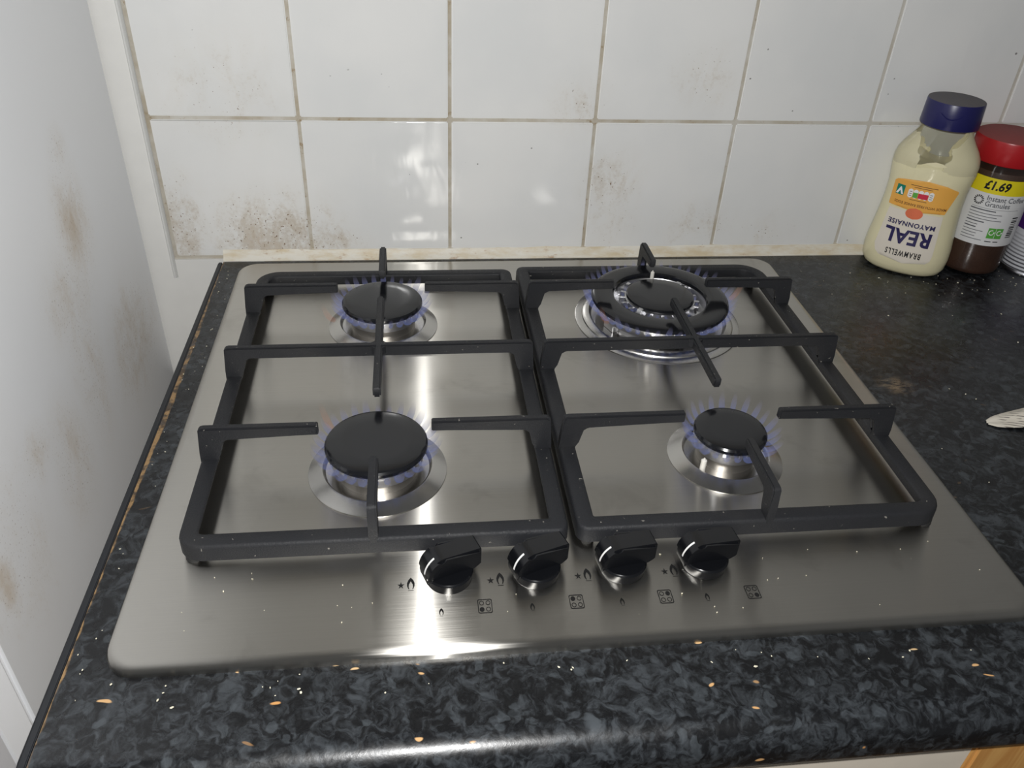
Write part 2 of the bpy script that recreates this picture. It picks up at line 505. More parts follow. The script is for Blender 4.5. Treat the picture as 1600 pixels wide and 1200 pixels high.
def lathe(bm, prof, n=64, c=(0, 0), closed=False, a0=0.0, a1=2 * PI):
    full = abs(a1 - a0 - 2 * PI) < 1e-6
    k = n if full else n + 1
    rings = []
    for r, z in prof:
        if r < 1e-7:
            rings.append([bm.verts.new((c[0], c[1], z))])
        else:
            rings.append([bm.verts.new((c[0] + r * math.cos(a0 + (a1 - a0) * i / n), c[1] + r * math.sin(a0 + (a1 - a0) * i / n), z)) for i in range(k)])
    if closed: rings.append(rings[0])
    for A, B in zip(rings, rings[1:]):
        for i in range(n):
            j = (i + 1) % k
            if len(A) == 1 and len(B) == 1: continue
            if len(A) == 1: bm.faces.new((A[0], B[j], B[i]))
            elif len(B) == 1: bm.faces.new((A[i], A[j], B[0]))
            else: bm.faces.new((A[i], A[j], B[j], B[i]))
    return bm

def rrect(x0, x1, y0, y1, rad, n=7):
    """rad: (front-left, front-right, back-right, back-left)"""
    pts = []
    for (cx, cy, r, a) in ((x0 + rad[0], y0 + rad[0], rad[0], PI), (x1 - rad[1], y0 + rad[1], rad[1], 1.5 * PI),
                           (x1 - rad[2], y1 - rad[2], rad[2], 0), (x0 + rad[3], y1 - rad[3], rad[3], 0.5 * PI)):
        for i in range(n + 1):
            t = a + 0.5 * PI * i / n
            pts.append((cx + r * math.cos(t), cy + r * math.sin(t)))
    return pts

def loft(bm, loops, close=False, cap0=False, cap1=False):
    R = [[bm.verts.new(p) for p in l] for l in loops]
    n = len(R[0])
    seq = list(zip(R, R[1:])) + ([(R[-1], R[0])] if close else [])
    for A, B in seq:
        for i in range(n):
            bm.faces.new((A[i], A[(i + 1) % n], B[(i + 1) % n], B[i]))
    if cap0: bm.faces.new(R[0])
    if cap1: bm.faces.new(R[-1])
    return bm

def tube(bm, pts, r, n=8):
    """simple tube along a polyline, r number or list"""
    pts = [Vector(p) for p in pts]
    rs = r if isinstance(r, (list, tuple)) else [r] * len(pts)
    rings = []
    for i, p in enumerate(pts):
        d = (pts[min(i + 1, len(pts) - 1)] - pts[max(i - 1, 0)]).normalized()
        a = d.orthogonal().normalized(); b = d.cross(a)
        if rings:
            pa = (rings[-1][0].co - pts[i - 1])
            a = (pa - d * pa.dot(d)).normalized(); b = d.cross(a)
        rings.append([bm.verts.new(p + (a * math.cos(2 * PI * k / n) + b * math.sin(2 * PI * k / n)) * rs[i]) for k in range(n)])
    for A, B in zip(rings, rings[1:]):
        for k in range(n):
            bm.faces.new((A[k], A[(k + 1) % n], B[(k + 1) % n], B[k]))
    bm.faces.new(rings[0]); bm.faces.new(rings[-1])
    return bm

def arc(cx, cy, r, a0, a1, n, ry=None):
    ry = r if ry is None else ry
    return [(cx + r * math.cos(math.radians(a0 + (a1 - a0) * i / n)), cy + ry * math.sin(math.radians(a0 + (a1 - a0) * i / n))) for i in range(n + 1)]

def text_mesh(txt, size, align='CENTER', bold=0.0, sx=1.0, shear=0.0, spacing=1.0):
    cu = bpy.data.curves.new('lettering', 'FONT')
    cu.body = txt; cu.size = size; cu.align_x = align; cu.align_y = 'CENTER'
    cu.offset = bold; cu.resolution_u = 3; cu.shear = shear; cu.space_character = spacing
    o = bpy.data.objects.new('lettering', cu)
    col.objects.link(o)
    me = bpy.data.meshes.new_from_object(o)
    bpy.data.objects.remove(o); bpy.data.curves.remove(cu)
    for v in me.vertices: v.co.x *= sx
    return me

def poly_bm(bm, pts, z=0.0):
    bm.faces.new([bm.verts.new((x, y, z)) for x, y in pts])
    return bm

def ring_bm(bm, outer, inner, z=0.0):
    A = [bm.verts.new((x, y, z)) for x, y in outer]; B = [bm.verts.new((x, y, z)) for x, y in inner]
    n = len(A)
    for i in range(n):
        bm.faces.new((A[i], A[(i + 1) % n], B[(i + 1) % n], B[i]))
    return bm

# ------------------------------------------------------------------ setting
ZC = -0.007           # worktop level; hob plate top is z = 0
YW = 0.5316           # tile face
TX, TP, ZG = 0.0725, 0.150, 0.1445

bm = bmesh.new(); box(bm, -0.75, 1.75, YW + 0.0016, YW + 0.10, -0.90, 0.98)
wall = tag(finish('wall_back', bm, GROUT), 'white tiled kitchen wall behind the hob', None, None, 'structure')
G = 0.0018
def tile_mesh(w, h):
    b = bmesh.new(); box(b, -w / 2, w / 2, 0, 0.006, -h / 2, h / 2, 0.0011, 2)
    bmesh.ops.recalc_face_normals(b, faces=b.faces[:])
    for f in b.faces: f.smooth = True
    for e in b.edges: e.smooth = e.calc_face_angle(0.0) < 0.9
    me = bpy.data.meshes.new('tile'); b.to_mesh(me); b.free(); me.materials.append(TILE)
    return me
full = tile_mesh(TP - 2 * G, TP - 2 * G)
first = tile_mesh(TP - 0.006 - 2 * G, TP - 2 * G)
for j in range(4):  # tiling stops out of view; darker bare wall above dims the plate's reflection
    for i in range(-1, 9):
        x = TX + (i + 0.5) * TP; me = full
        if i == -1: x += 0.003; me = first
        z = ZG + (j - 0.5) * TP
        t = link('tile', me, wall, (x, YW + random.uniform(-0.0002, 0.0002), z))
        t.rotation_euler = (random.uniform(-1, 1) * 0.004, 0, random.uniform(-1, 1) * 0.003)

bm = bmesh.new()   # sealant bead between tiles and worktop
prof = [(0.5240, ZC), (YW + 0.004, ZC), (YW + 0.004, 0.0035), (YW - 0.0006, 0.0035), (YW - 0.0022, 0.001), (0.5275, -0.0030)]
n = 60
loops = []
for i in range(n + 1):
    x = -0.0215 + (1.38 + 0.0215) * i / n
    w = random.uniform(-0.0009, 0.0009)
    loops.append([(x, y + (w * 0.5 if y < YW else 0), z + (w if z > ZC else 0)) for y, z in prof])
loft(bm, loops, cap0=True, cap1=True)
tag(finish('trim_1', bm, SEAL), 'yellowed sealant bead along the foot of the tiles', None, None, 'structure')

bm = bmesh.new()   # white filler strip on the wall beside the fridge, running on below the worktop
prism(bm, [(-0.16, -0.9), (0.02, -0.9), (0.02, -0.0075), (-0.0735, -0.0075), (-0.0735, 0.97), (-0.16, 0.97)], 'y', YW - 0.0010, YW + 0.003)
tag(finish('trim_2', bm, PAINT), 'white painted strip of wall between fridge and tiles', None, None, 'structure')
bm = bmesh.new()
prism(bm, [(-0.0775, YW - 0.0008), (-0.0775, YW - 0.003), (-0.0768, YW - 0.0042), (-0.0752, YW - 0.0042), (-0.0738, YW - 0.003), (-0.0732, YW - 0.0008)], 'z', -0.028, 0.95)
tag(finish('trim_3', bm, TRIMW), 'thin white plastic tile edging strip', None, None, 'structure')
bm = bmesh.new(); box(bm, -0.75, 1.75, -2.0, YW + 0.1, -0.92, -0.90)
tag(finish('floor', bm, FLOORM), 'brown kitchen floor', None, None, 'structure')

# ------------------------------------------------------------------ fridge
FX = -0.1000
fr = tag(empty('fridge', (-0.38, 0.28, -0.90)), 'tall white fridge with greasy brown stains on its side, left of the worktop', 'fridge')
off = (0.38, -0.28, 0.90)
bm = bmesh.new(); box(bm, -0.66, FX, 0.0765, 0.5285, -0.90, 0.80, 0.003); finish('body', bm, FRIDGE, fr, off)
bm = bmesh.new(); prism(bm, [(-0.655, 0.0560), (FX - 0.0095, 0.0560), (FX - 0.0085, 0.0562), (FX - 0.0015, 0.0745), (FX - 0.0020, 0.0760), (-0.655, 0.0760)], 'z', -0.86, 0.80)
tag(finish('door_rim', bm, GASKET, fr, off), 'bright white plastic door rim')
bm = bmesh.new(); box(bm, -0.66, FX - 0.0070, 0.012, 0.0552, -0.86, 0.80, 0.004); finish('door', bm, DOORW, fr, off)

# ------------------------------------------------------------------ worktop
wt = tag(empty('worktop', (0.68, 0.23, ZC - 0.038)), 'dark speckled laminate worktop with rounded front edge', 'worktop')
off = (-0.68, -0.23, -(ZC - 0.038))
YF = -0.0645
Rb = 0.019
prof = [(0.5228, ZC), (0.5228, ZC - 0.038), (YF + 0.012, ZC - 0.038)] + arc(YF + 0.012, ZC - 0.038 + 0.012, 0.012, 270, 180, 5)[1:] + arc(YF + Rb, ZC - Rb, Rb, 180, 90, 8)
bm = bmesh.new(); prism(bm, prof, 'x', -0.0212, 1.40)
tb = finish('top', bm, LAM, wt, off, smooth=50)
prof2 = [(y, z - 0.0006) if z > ZC - 0.01 else (y, z) for y, z in prof]
prof2 = [(y - 0.001 if y < 0 else y, z) for y, z in prof2]
bm = bmesh.new(); prism(bm, prof2, 'x', -0.0268, -0.0220, 0.0008)
tag(finish('edging_strip', bm, EDGE, wt, off), 'black plastic edging strip')

cb = tag(empty('base_cabinet', (0.25, 0.22, -0.90)), 'cream base cabinet under the hob, seen below the worktop edge', 'cabinet')
off = (-0.25, -0.22, 0.90)
bm = bmesh.new(); box(bm, 0.0, 0.5295, -0.030, 0.50, -0.80, ZC - 0.0385); finish('carcass', bm, CREAM, cb, off)
bm = bmesh.new(); box(bm, 0.002, 0.5290, -0.045, -0.0302, -0.79, ZC - 0.0395, 0.0015); finish('door', bm, CREAM, cb, off)
bm = bmesh.new(); box(bm, 0.01, 0.52, 0.02, 0.48, -0.90, -0.80); finish('plinth', bm, CREAM, cb, off)
c2 = tag(empty('base_cabinet', (0.80, 0.22, -0.90)), 'wooden fronted base cabinet at the lower right corner', 'cabinet')
off = (-0.80, -0.22, 0.90)
bm = bmesh.new(); box(bm, 0.5305, 1.10, -0.030, 0.50, -0.80, ZC - 0.0385); finish('carcass', bm, CREAM, c2, off)
bm = bmesh.new()
box(bm, 0.5302, 0.585, -0.047, -0.0302, -0.79, ZC - 0.0395, 0.002)
finish('door_stile', bm, WOOD, c2, off)
bm = bmesh.new(); box(bm, 0.5852, 1.09, -0.044, -0.0302, -0.79, ZC - 0.0395, 0.002); finish('door', bm, WOOD, c2, off)
bm = bmesh.new(); box(bm, 0.54, 1.09, 0.02, 0.48, -0.90, -0.80); finish('plinth', bm, CREAM, c2, off)

# ------------------------------------------------------------------ hob
HW, HD = 0.580, 0.5075
HB = Vector((HW / 2, HD / 2, ZC))
hob = tag(empty('gas_hob', HB), 'four burner stainless steel gas hob with its burners lit', 'hob')
off = -HB
rad = (0.020, 0.020, 0.020, 0.020)
bm = bmesh.new()
loops = []
for ins, z in ((0.0, ZC), (0.0001, ZC + 0.0030), (0.0006, ZC + 0.0046), (0.0018, ZC + 0.0060), (0.0038, ZC + 0.0068), (0.0062, 0.0)):
    r = [x - ins * 0.5 for x in rad]
    loops.append([(x, y, z) for x, y in rrect(ins, HW - ins, ins, HD - ins, r, 8)])
loft(bm, loops, cap1=True)
uvl = bm.loops.layers.uv.new('brush')
for f in bm.faces:
    for l in f.loops: l[uvl].uv = (l.vert.co.y, l.vert.co.x)
plate = finish('plate', bm, STEEL, hob, off, smooth=40)

# flame mesh: a small leaning tongue, shared
def flame_mesh(length, width, lean, name='flame', mat=FLAME):
    b = bmesh.new()
    pts, rs = [], []
    for i in range(7):
        t = i / 6
        pts.append((length * lean * (t ** 0.75), 0, length * (t ** 1.35) * 0.95))
        rs.append(max(width * (1 - t) ** 0.7 * (0.55 + 1.3 * t) * 0.5, 0.0001))
    tube(b, pts, rs, 6)
    for f in b.faces: f.smooth = True
    me = bpy.data.meshes.new(name); b.to_mesh(me); b.free(); me.materials.append(mat)
    return me
FL_S = flame_mesh(0.017, 0.0058, 0.75)
FL_M = flame_mesh(0.014, 0.0066, 0.8)
FL_B = flame_mesh(0.016, 0.0062, 0.75)
FL_I = flame_mesh(0.006, 0.0034, 0.4)
FL_O = flame_mesh(0.024, 0.007, 0.5, 'flame', FLAMEO)

def add_flames(bn, me, r, z, n, phase=0.0):
    for k in range(n):
        a = 2 * PI * (k + phase) / n
        o = link('flame', me, bn, (r * math.cos(a), r * math.sin(a), z))
        o.rotation_euler = (0, 0, a)
        s = random.uniform(0.8, 1.15)
        o.scale = (s, s, s * random.uniform(0.85, 1.15))

def burner(cx, cy, rc, rd, label, nfl, fme):
    """rc cap radius, rd trim ring radius"""
    b = bmesh.new()
    ri = rd - 0.0105
    lathe(b, [(rd + 0.0004, 0.0), (rd + 0.0002, 0.0007), (rd - 0.0008, 0.0011), (ri + 0.0012, 0.0052), (ri, 0.0055), (ri - 0.0010, 0.0048), (ri - 0.0022, 0.0022), (rc * 0.72, 0.0014), (0.004, 0.0014), (0.0, 0.0014)], 72)
    bn = tag(finish('burner', b, RINGST, hob, Vector((cx, cy, 0)) - HB, smooth=30), label)
    b = bmesh.new()   # stem and flared gas crown
    lathe(b, [(rc * 0.80, 0.0015), (rc * 0.78, 0.0100), (rc * 0.83, 0.0115)], 56)
    tag(finish('stem', b, DARKALU, bn, (0, 0, 0), smooth=25), 'dull aluminium stem')
    b = bmesh.new()
    r1 = rc * 0.93
    lathe(b, [(r1 * 0.88, 0.0110), (r1 * 0.97, 0.0118), (r1, 0.0185), (r1 + 0.0008, 0.0208), (r1 + 0.0004, 0.0222), (r1 - 0.004, 0.0224)], 72)
    tag(finish('crown', b, ALU, bn, (0, 0, 0), smooth=25), 'bright aluminium gas crown')
    # port ribs under the cap
    b = bmesh.new()
    nr = 28
    for k in range(nr):
        a = 2 * PI * k / nr
        m = Matrix.Rotation(a, 4, 'Z')
        t = bmesh.new(); box(t, r1 - 0.002, r1 + 0.0012, -0.0011, 0.0011, 0.0195, 0.0226)
        for v in t.verts: v.co = m @ v.co
        tm = bpy.data.meshes.new('t'); t.to_mesh(tm); t.free(); b.from_mesh(tm); bpy.data.meshes.remove(tm)
    finish('port_ribs', b, ALU, bn, (0, 0, 0))['kind'] = 'stuff'
    b = bmesh.new()
    lathe(b, [(0.0, 0.0222), (rc - 0.0035, 0.0222), (rc - 0.0008, 0.0226), (rc, 0.0240), (rc - 0.0002, 0.0258), (rc - 0.0014, 0.0274), (rc - 0.0040, 0.0282), (rc * 0.6, 0.0286), (0.0, 0.0287)], 80)
    tag(finish('cap', b, ENAMEL, bn, (0, 0, 0), smooth=30), 'glossy black enamelled cap')
    add_flames(bn, fme, r1 + 0.0012, 0.0195, nfl, 0.5)
    return bn

CXL, CXR, CYF, CYB = 0.1525, 0.4185, 0.1645, 0.3725
b1 = burner(CXL, CYB, 0.0370, 0.0505, 'medium burner at the back left', 30, FL_M)
b2 = burner(CXL, CYF, 0.0372, 0.0505, 'medium burner at the front left', 30, FL_M)
b3 = burner(CXR, CYF, 0.0278, 0.0440, 'smallest burner at the front right', 24, FL_S)

# triple-ring wok burner
b = bmesh.new()
rd = 0.0800
lathe(b, [(rd + 0.0004, 0), (rd, 0.0009), (rd - 0.0010, 0.0013), (rd - 0.0065, 0.0024), (rd - 0.0072, 0.0034), (rd - 0.0120, 0.0056), (rd - 0.0132, 0.0057), (rd - 0.0145, 0.0046), (rd - 0.0160, 0.0018), (0.03, 0.0012), (0, 0.0012)], 96)
wk = tag(finish('burner', b, RINGST, hob, Vector((CXR - 0.001, CYB + 0.001, 0)) - HB, smooth=30), 'large double ring burner at the back right')
b = bmesh.new()
lathe(b, [(0.050, 0.0015), (0.0490, 0.0095), (0.0560, 0.0105), (0.0590, 0.0118), (0.0612, 0.0175), (0.0618, 0.0210), (0.0600, 0.0216), (0.0462, 0.0216), (0.0450, 0.0195), (0.0440, 0.0135), (0.0325, 0.0130)], 96)
tag(finish('crown', b, ALU, wk, smooth=25), 'bright aluminium gas crown')
b = bmesh.new()
for k in range(56):
    a = 2 * PI * k / 56
    m = Matrix.Rotation(a, 4, 'Z')
    t = bmesh.new(); box(t, 0.0600, 0.0632, -0.0013, 0.0013, 0.0180, 0.0226)
    for v in t.verts: v.co = m @ v.co
    tm = bpy.data.meshes.new('t'); t.to_mesh(tm); t.free(); b.from_mesh(tm); bpy.data.meshes.remove(tm)
finish('port_ribs', b, ALU, wk)['kind'] = 'stuff'
for a in (-70, 20, 110, 200):   # feet of the crown
    m = Matrix.Rotation(math.radians(a), 4, 'Z')
    b = bmesh.new(); box(b, 0.0495, 0.0560, -0.008, 0.008, 0.0013, 0.0110, 0.0008)
    for v in b.verts: v.co = m @ v.co
    finish('crown_foot', b, ALU, wk)
b = bmesh.new()    # outer black ring cap
lathe(b, [(0.0452, 0.0218), (0.0640, 0.0218), (0.0655, 0.0224), (0.0662, 0.0238), (0.0655, 0.0258), (0.0636, 0.0270), (0.0600, 0.0276), (0.0482, 0.0279), (0.0458, 0.0273), (0.0446, 0.0258), (0.0444, 0.0235)], 96, closed=True)
tag(finish('ring_cap', b, ENAMEL, wk, smooth=30), 'glossy black enamelled ring')
b = bmesh.new()    # inner crown
lathe(b, [(0.0300, 0.0012), (0.0305, 0.0150), (0.0335, 0.0170), (0.0335, 0.0240), (0.0300, 0.0250)], 72)
tag(finish('inner_crown', b, ALU, wk, smooth=25), 'bright aluminium inner crown')
for k in range(20):
    a = 2 * PI * (k + 0.5) / 20
    wide = k % 5 == 2
    m = Matrix.Rotation(a, 4, 'Z')
    b = bmesh.new()
    if wide:
        prism(b, [(0.0325, -0.0046), (0.0438, -0.0062), (0.0438, 0.0062), (0.0325, 0.0046)], 'z', 0.0130, 0.0222, 0.0006)
        prism(b, [(0.0328, 0.0218), (0.0400, 0.0218), (0.0375, 0.0268), (0.0340, 0.0268)], 'y', -0.0026, 0.0026, 0.0005)
    else:
        box(b, 0.0325, 0.0385, -0.0014, 0.0014, 0.0130, 0.0232, 0.0004)
    for v in b.verts: v.co = m @ v.co
    finish('rib', b, ALU, wk)
b = bmesh.new()
lathe(b, [(0, 0.0240), (0.0305, 0.0240), (0.0322, 0.0245), (0.0328, 0.0258), (0.0322, 0.0276), (0.0300, 0.0287), (0.018, 0.0292), (0, 0.0293)], 80)
tag(finish('cap', b, ENAMEL, wk, smooth=30), 'glossy black enamelled cap')
add_flames(wk, FL_B, 0.0628, 0.0185, 46, 0.5)
add_flames(wk, FL_I, 0.0350, 0.0195, 26, 0.25)
for bn, ang, r in ((b1, 205, 0.047), (b2, 140, 0.044), (wk, 5, 0.074), (wk, 210, 0.066)):
    o = link('flame', FL_O, bn, (r * math.cos(math.radians(ang)), r * math.sin(math.radians(ang)), 0.018))
    o.rotation_euler = (0, 0, math.radians(ang)); o['label'] = 'orange tipped flame'
def electrode(bn, r, a, z0, z1, rad):
    b = bmesh.new()
    lathe(b, [(0, z0), (rad, z0), (rad, z1 - 0.002), (rad * 0.75, z1 - 0.0015), (rad * 0.35, z1 - 0.001), (rad * 0.3, z1), (0, z1)], 14)
    tag(finish('spark_electrode', b, CERAMIC, bn, (r * math.cos(math.radians(a)), r * math.sin(math.radians(a)), 0)), 'small white ceramic spark pin')
electrode(b3, 0.0305, 218, 0.0016, 0.0150, 0.0022)
electrode(wk, 0.0370, 88, 0.0012, 0.0345, 0.0019)
electrode(b1, 0.0385, 150, 0.0016, 0.0150, 0.0022)
electrode(b2, 0.0385, 150, 0.0016, 0.0150, 0.0022)

# ------------------------------------------------------------------ knobs
KR = 0.0168
kb = bmesh.new()
lathe(kb, [(0, 0.0), (KR - 0.0022, 0.0), (KR - 0.0018, 0.0008), (KR - 0.0012, 0.0070), (KR - 0.0018, 0.0078), (KR - 0.0022, 0.0082), (0.006, 0.0086), (0, 0.0086)], 56)
gp = [(-KR + 0.0006, 0.0045)] + arc(-KR + 0.0130, 0.0080, 0.0128, 180, 90, 10, 0.0150) + [(0.0195, 0.0222), (0.0206, 0.0212), (0.0206, 0.0084), (0.0150, 0.0076)]
gb = bmesh.new(); prism(gb, gp, 'y', -0.0062, 0.0098, 0.0026, 4)
# indicator stroke over the rounded end of the grip
ib = bmesh.new()
pa = arc(-KR + 0.0130, 0.0080, 0.01295, 172, 118, 8, 0.01515)
lo = [[ib.verts.new((x, s * 0.00065, z + 0.0)) for s in (-1, 1)] for x, z in pa]
lo2 = [[ib.verts.new((x * 0.985, s * 0.00065, z - 0.0003)) for s in (-1, 1)] for x, z in pa]
for (a, b_), (c, d) in zip(lo, lo[1:]): ib.faces.new((a, b_, d, c))
for (a, b_), (c, d), (e, f), (g, h) in zip(lo, lo[1:], lo2, lo2[1:]):
    ib.faces.new((a, c, g, e)); ib.faces.new((b_, d, h, f))
KN = [(0.2000, 0.0567, 20, 'left-most'), (0.2565, 0.0567, 20, 'second'), (0.3135, 0.0570, 9, 'third'), (0.3688, 0.0570, 7, 'right-most')]
kme = gme = ime = None
for i, (x, y, a, nm) in enumerate(KN):
    loc = Vector((x, y, 0)) - HB
    if i == 0:
        k = finish('knob', kb, KNOB, hob, loc, smooth=40); g = finish('grip', gb, KNOB, k, (0, 0, 0), smooth=40); ln = finish('indicator_line', ib, WHITE_P, k)
        kme, gme, ime = k.data, g.data, ln.data
    else:
        k = link('knob', kme, hob, loc); g = link('grip', gme, k); ln = link('indicator_line', ime, k)
    k.rotation_euler = (0, 0, math.radians(a))
    k['label'] = 'glossy black control knob'
    ln['label'] = 'white indicator line'

# printed symbols on the plate
def mark(name, build, x, y):
    b = bmesh.new(); build(b)
    o = finish(name, b, BLACK_P, hob, Vector((x, y, 0.00012)) - HB)
    return o
def star(b):
    poly_bm(b, [((0.0024 if i % 2 == 0 else 0.0009) * math.sin(2 * PI * i / 10), (0.0030 if i % 2 == 0 else 0.0011) * math.cos(2 * PI * i / 10)) for i in range(10)])
def flame_icon(s):
    def f(b):
        pts = [(0.0, 0.0058), (0.0016, 0.0036), (0.0024, 0.0012), (0.0024, -0.0012), (0.0016, -0.0036), (0.0009, -0.0040), (0.0013, -0.0020), (0.0012, 0.0000), (0.0, 0.0026), (-0.0012, 0.0000), (-0.0013, -0.0020), (-0.0009, -0.0040), (-0.0016, -0.0036), (-0.0024, -0.0012), (-0.0024, 0.0012), (-0.0016, 0.0036)]
        o_ = [(x * s, y * s) for x, y in pts]
        h = len(o_) // 2
        for i in range(0, 5):
            poly_bm(b, [o_[i], o_[i + 1], o_[8 - (i + 1)] if i < 3 else o_[5], o_[8 - i] if i < 4 else o_[5]][: 4]) if i < 3 else None
        for i in range(0, 3):
            poly_bm(b, [(-o_[i][0], o_[i][1]), (-o_[i + 1][0], o_[i + 1][1]), (-o_[8 - (i + 1)][0], o_[8 - (i + 1)][1]), (-o_[8 - i][0], o_[8 - i][1])])
        poly_bm(b, [o_[3], o_[4], o_[5]]); poly_bm(b, [(-o_[3][0], o_[3][1]), (-o_[4][0], o_[4][1]), (-o_[5][0], o_[5][1])])
        poly_bm(b, [(-0.0018 * s, -0.0047 * s), (0.0018 * s, -0.0047 * s), (0.0018 * s, -0.0051 * s), (-0.0018 * s, -0.0051 * s)])
    return f
def zone(fill):
    def f(b):
        w, h = 0.0045, 0.0055
        ring_bm(b, rrect(-w, w, -h, h, (0.0012,) * 4, 4), rrect(-w + 0.0005, w - 0.0005, -h + 0.0006, h - 0.0006, (0.0009,) * 4, 4))
        for k, (sx, sy) in enumerate(((-1, -1), (-1, 1), (1, 1), (1, -1))):
            c = (sx * 0.0020, sy * 0.0025)
            o_ = [(c[0] + 0.0015 * math.cos(2 * PI * i / 16), c[1] + 0.0018 * math.sin(2 * PI * i / 16)) for i in range(16)]
            if k == fill: poly_bm(b, o_)
            else: ring_bm(b, o_, [(c[0] + (x - c[0]) * 0.72, c[1] + (y - c[1]) * 0.74) for x, y in o_])
    return f
for i, ((sx, sy), (fx, fy)) in enumerate(zip(((0.2213, 0.0315), (0.2789, 0.0309), (0.3363, 0.0309), (0.3937, 0.0305)), ((0.1757, 0.0520), (0.2327, 0.0523), (0.2896, 0.0521), (0.3473, 0.0519)))):
    mark('spark_symbol', star, fx - 0.0062, fy - 0.0005)
    mark('large_flame_symbol', flame_icon(1.0), fx, fy)
    mark('burner_position_symbol', zone(i), sx, sy)
    mark('small_flame_symbol', flame_icon(0.58), KN[i][0] - 0.0058, 0.0285)

# ------------------------------------------------------------------ pan supports
ZT, ZB = 0.0450, 0.0365     # top and underside of the arms
ZR, ZF = 0.0180, 0.0058     # top and underside of the frame rail
BW = 0.0031                 # half thickness of an arm
def side_arm(parent, off, xo, xt, y, dirx):
    """arm with its leg on the side rail; dirx +1 when the arm reaches right"""
    d = dirx
    pr = [(xo, ZR - 0.003), (xo + d * 0.0006, ZR + 0.006), (xo + d * 0.0020, ZT - 0.0022), (xo + d * 0.0034, ZT - 0.0006), (xo + d * 0.0055, ZT),
          (xt - d * 0.0008, ZT), (xt, ZT - 0.001), (xt, ZB + 0.0008), (xt - d * 0.0008, ZB), (xo + d * 0.0215, ZB), (xo + d * 0.0190, ZB - 0.0009),
          (xo + d * 0.0175, ZB - 0.0035), (xo + d * 0.0135, ZR + 0.004), (xo + d * 0.0125, ZR - 0.003)]
    bb = bmesh.new(); prism(bb, pr, 'y', y - BW, y + BW, 0.0012, 2)
    return finish('arm', bb, IRON, parent, off, smooth=45)
def end_finger(parent, off, x, yo, yt, diry):
    d = diry
    pr = [(yo, ZR - 0.003), (yo + d * 0.0004, ZR + 0.006), (yo + d * 0.0014, ZT - 0.0024), (yo + d * 0.0030, ZT - 0.0006), (yo + d * 0.005, ZT),
          (yt - d * 0.0008, ZT), (yt, ZT - 0.001), (yt, ZB + 0.0008), (yt - d * 0.0008, ZB), (yo + d * 0.0165, ZB), (yo + d * 0.0140, ZB - 0.001),
          (yo + d * 0.0125, ZB - 0.004), (yo + d * 0.0105, ZR + 0.004), (yo + d * 0.0105, ZR - 0.003)]
    bb = bmesh.new(); prism(bb, pr, 'x', x - BW, x + BW, 0.0012, 2)
    return finish('finger', bb, IRON, parent, off, smooth=45)
def pan_support(x0, x1, y0, y1, rads, xc, tips, fingers, label):
    """tips: (back left, back right, front left, front right) arm ends; fingers: (front tip, cross front, cross back, back tip)"""
    base = Vector(((x0 + x1) / 2, (y0 + y1) / 2, 0.0))
    root = tag(empty('pan_support', base), label, 'pan support', 'cast iron pan supports')
    off = -base
    W = 0.0125
    loops = []
    for ins, z in ((0.0, ZF), (0.0002, ZR - 0.0030), (0.0010, ZR - 0.0008), (0.0026, ZR), (W - 0.0016, ZR), (W - 0.0004, ZR - 0.0006), (W, ZR - 0.0018), (W - 0.0045, ZF)):
        loops.append([(x, y, z) for x, y in rrect(x0 + ins, x1 - ins, y0 + ins, y1 - ins, [max(r - ins, 0.0015) for r in rads], 6)])
    bb = bmesh.new(); loft(bb, loops, close=True)
    finish('frame', bb, IRON, root, off, smooth=45)
    for xt, y, d in ((tips[0], CYB, 1), (tips[1], CYB, -1), (tips[2], CYF, 1), (tips[3], CYF, -1)):
        side_arm(root, off, x0 if d > 0 else x1, xt, y, d)
    ym = (CYF + CYB) / 2
    pr = []
    for d, xo in ((1, x0), (-1, x1)):
        half = [(xo + d * 0.0190, ZB - 0.0009), (xo + d * 0.0175, ZB - 0.0035), (xo + d * 0.0135, ZR + 0.004), (xo + d * 0.0125, ZR - 0.003), (xo, ZR - 0.003), (xo + d * 0.0006, ZR + 0.006), (xo + d * 0.0020, ZT - 0.0022), (xo + d * 0.0034, ZT - 0.0006), (xo + d * 0.0055, ZT)]
        pr += [(xo + d * 0.0215, ZB)] + half if d > 0 else list(reversed([(xo + d * 0.0215, ZB)] + half))
    bb = bmesh.new(); prism(bb, pr, 'y', ym - BW, ym + BW, 0.0012, 2)
    finish('cross_bar', bb, IRON, root, off, smooth=45)
    bb = bmesh.new()
    a, c = fingers[1], fingers[2]
    prism(bb, [(a, ZB + 0.001), (a + 0.001, ZB), (c - 0.001, ZB), (c, ZB + 0.001), (c, ZT - 0.001), (c - 0.001, ZT + 0.0001), (a + 0.001, ZT + 0.0001), (a, ZT - 0.001)], 'x', xc - BW, xc + BW, 0.0012, 2)
    # small fillet web where the bars cross
    for sx in (-1, 1):
        for sy in (-1, 1):
            prism(bb, [(xc + sx * BW * 0.9, ym + sy * BW * 0.9), (xc + sx * (BW + 0.003), ym + sy * BW * 0.9), (xc + sx * BW * 0.9, ym + sy * (BW + 0.003))], 'z', ZB + 0.0012, ZT - 0.0008)
    finish('finger', bb, IRON, root, off, smooth=45)
    end_finger(root, off, xc, y0, fingers[0], 1)
    end_finger(root, off, xc, y1, fingers[3], -1)
    for fx in (x0 + 0.0085, x1 - 0.0085):
        for fy in (y0 + 0.0085, y1 - 0.0085):
            bb = bmesh.new(); lathe(bb, [(0, 0.0), (0.0045, 0.0), (0.0050, 0.001), (0.0046, ZF + 0.0005), (0, ZF + 0.0005)], 16)
            tag(finish('rubber_foot', bb, RUBBER, root, (fx - base.x, fy - base.y, 0)), 'small black rubber foot')
    return root
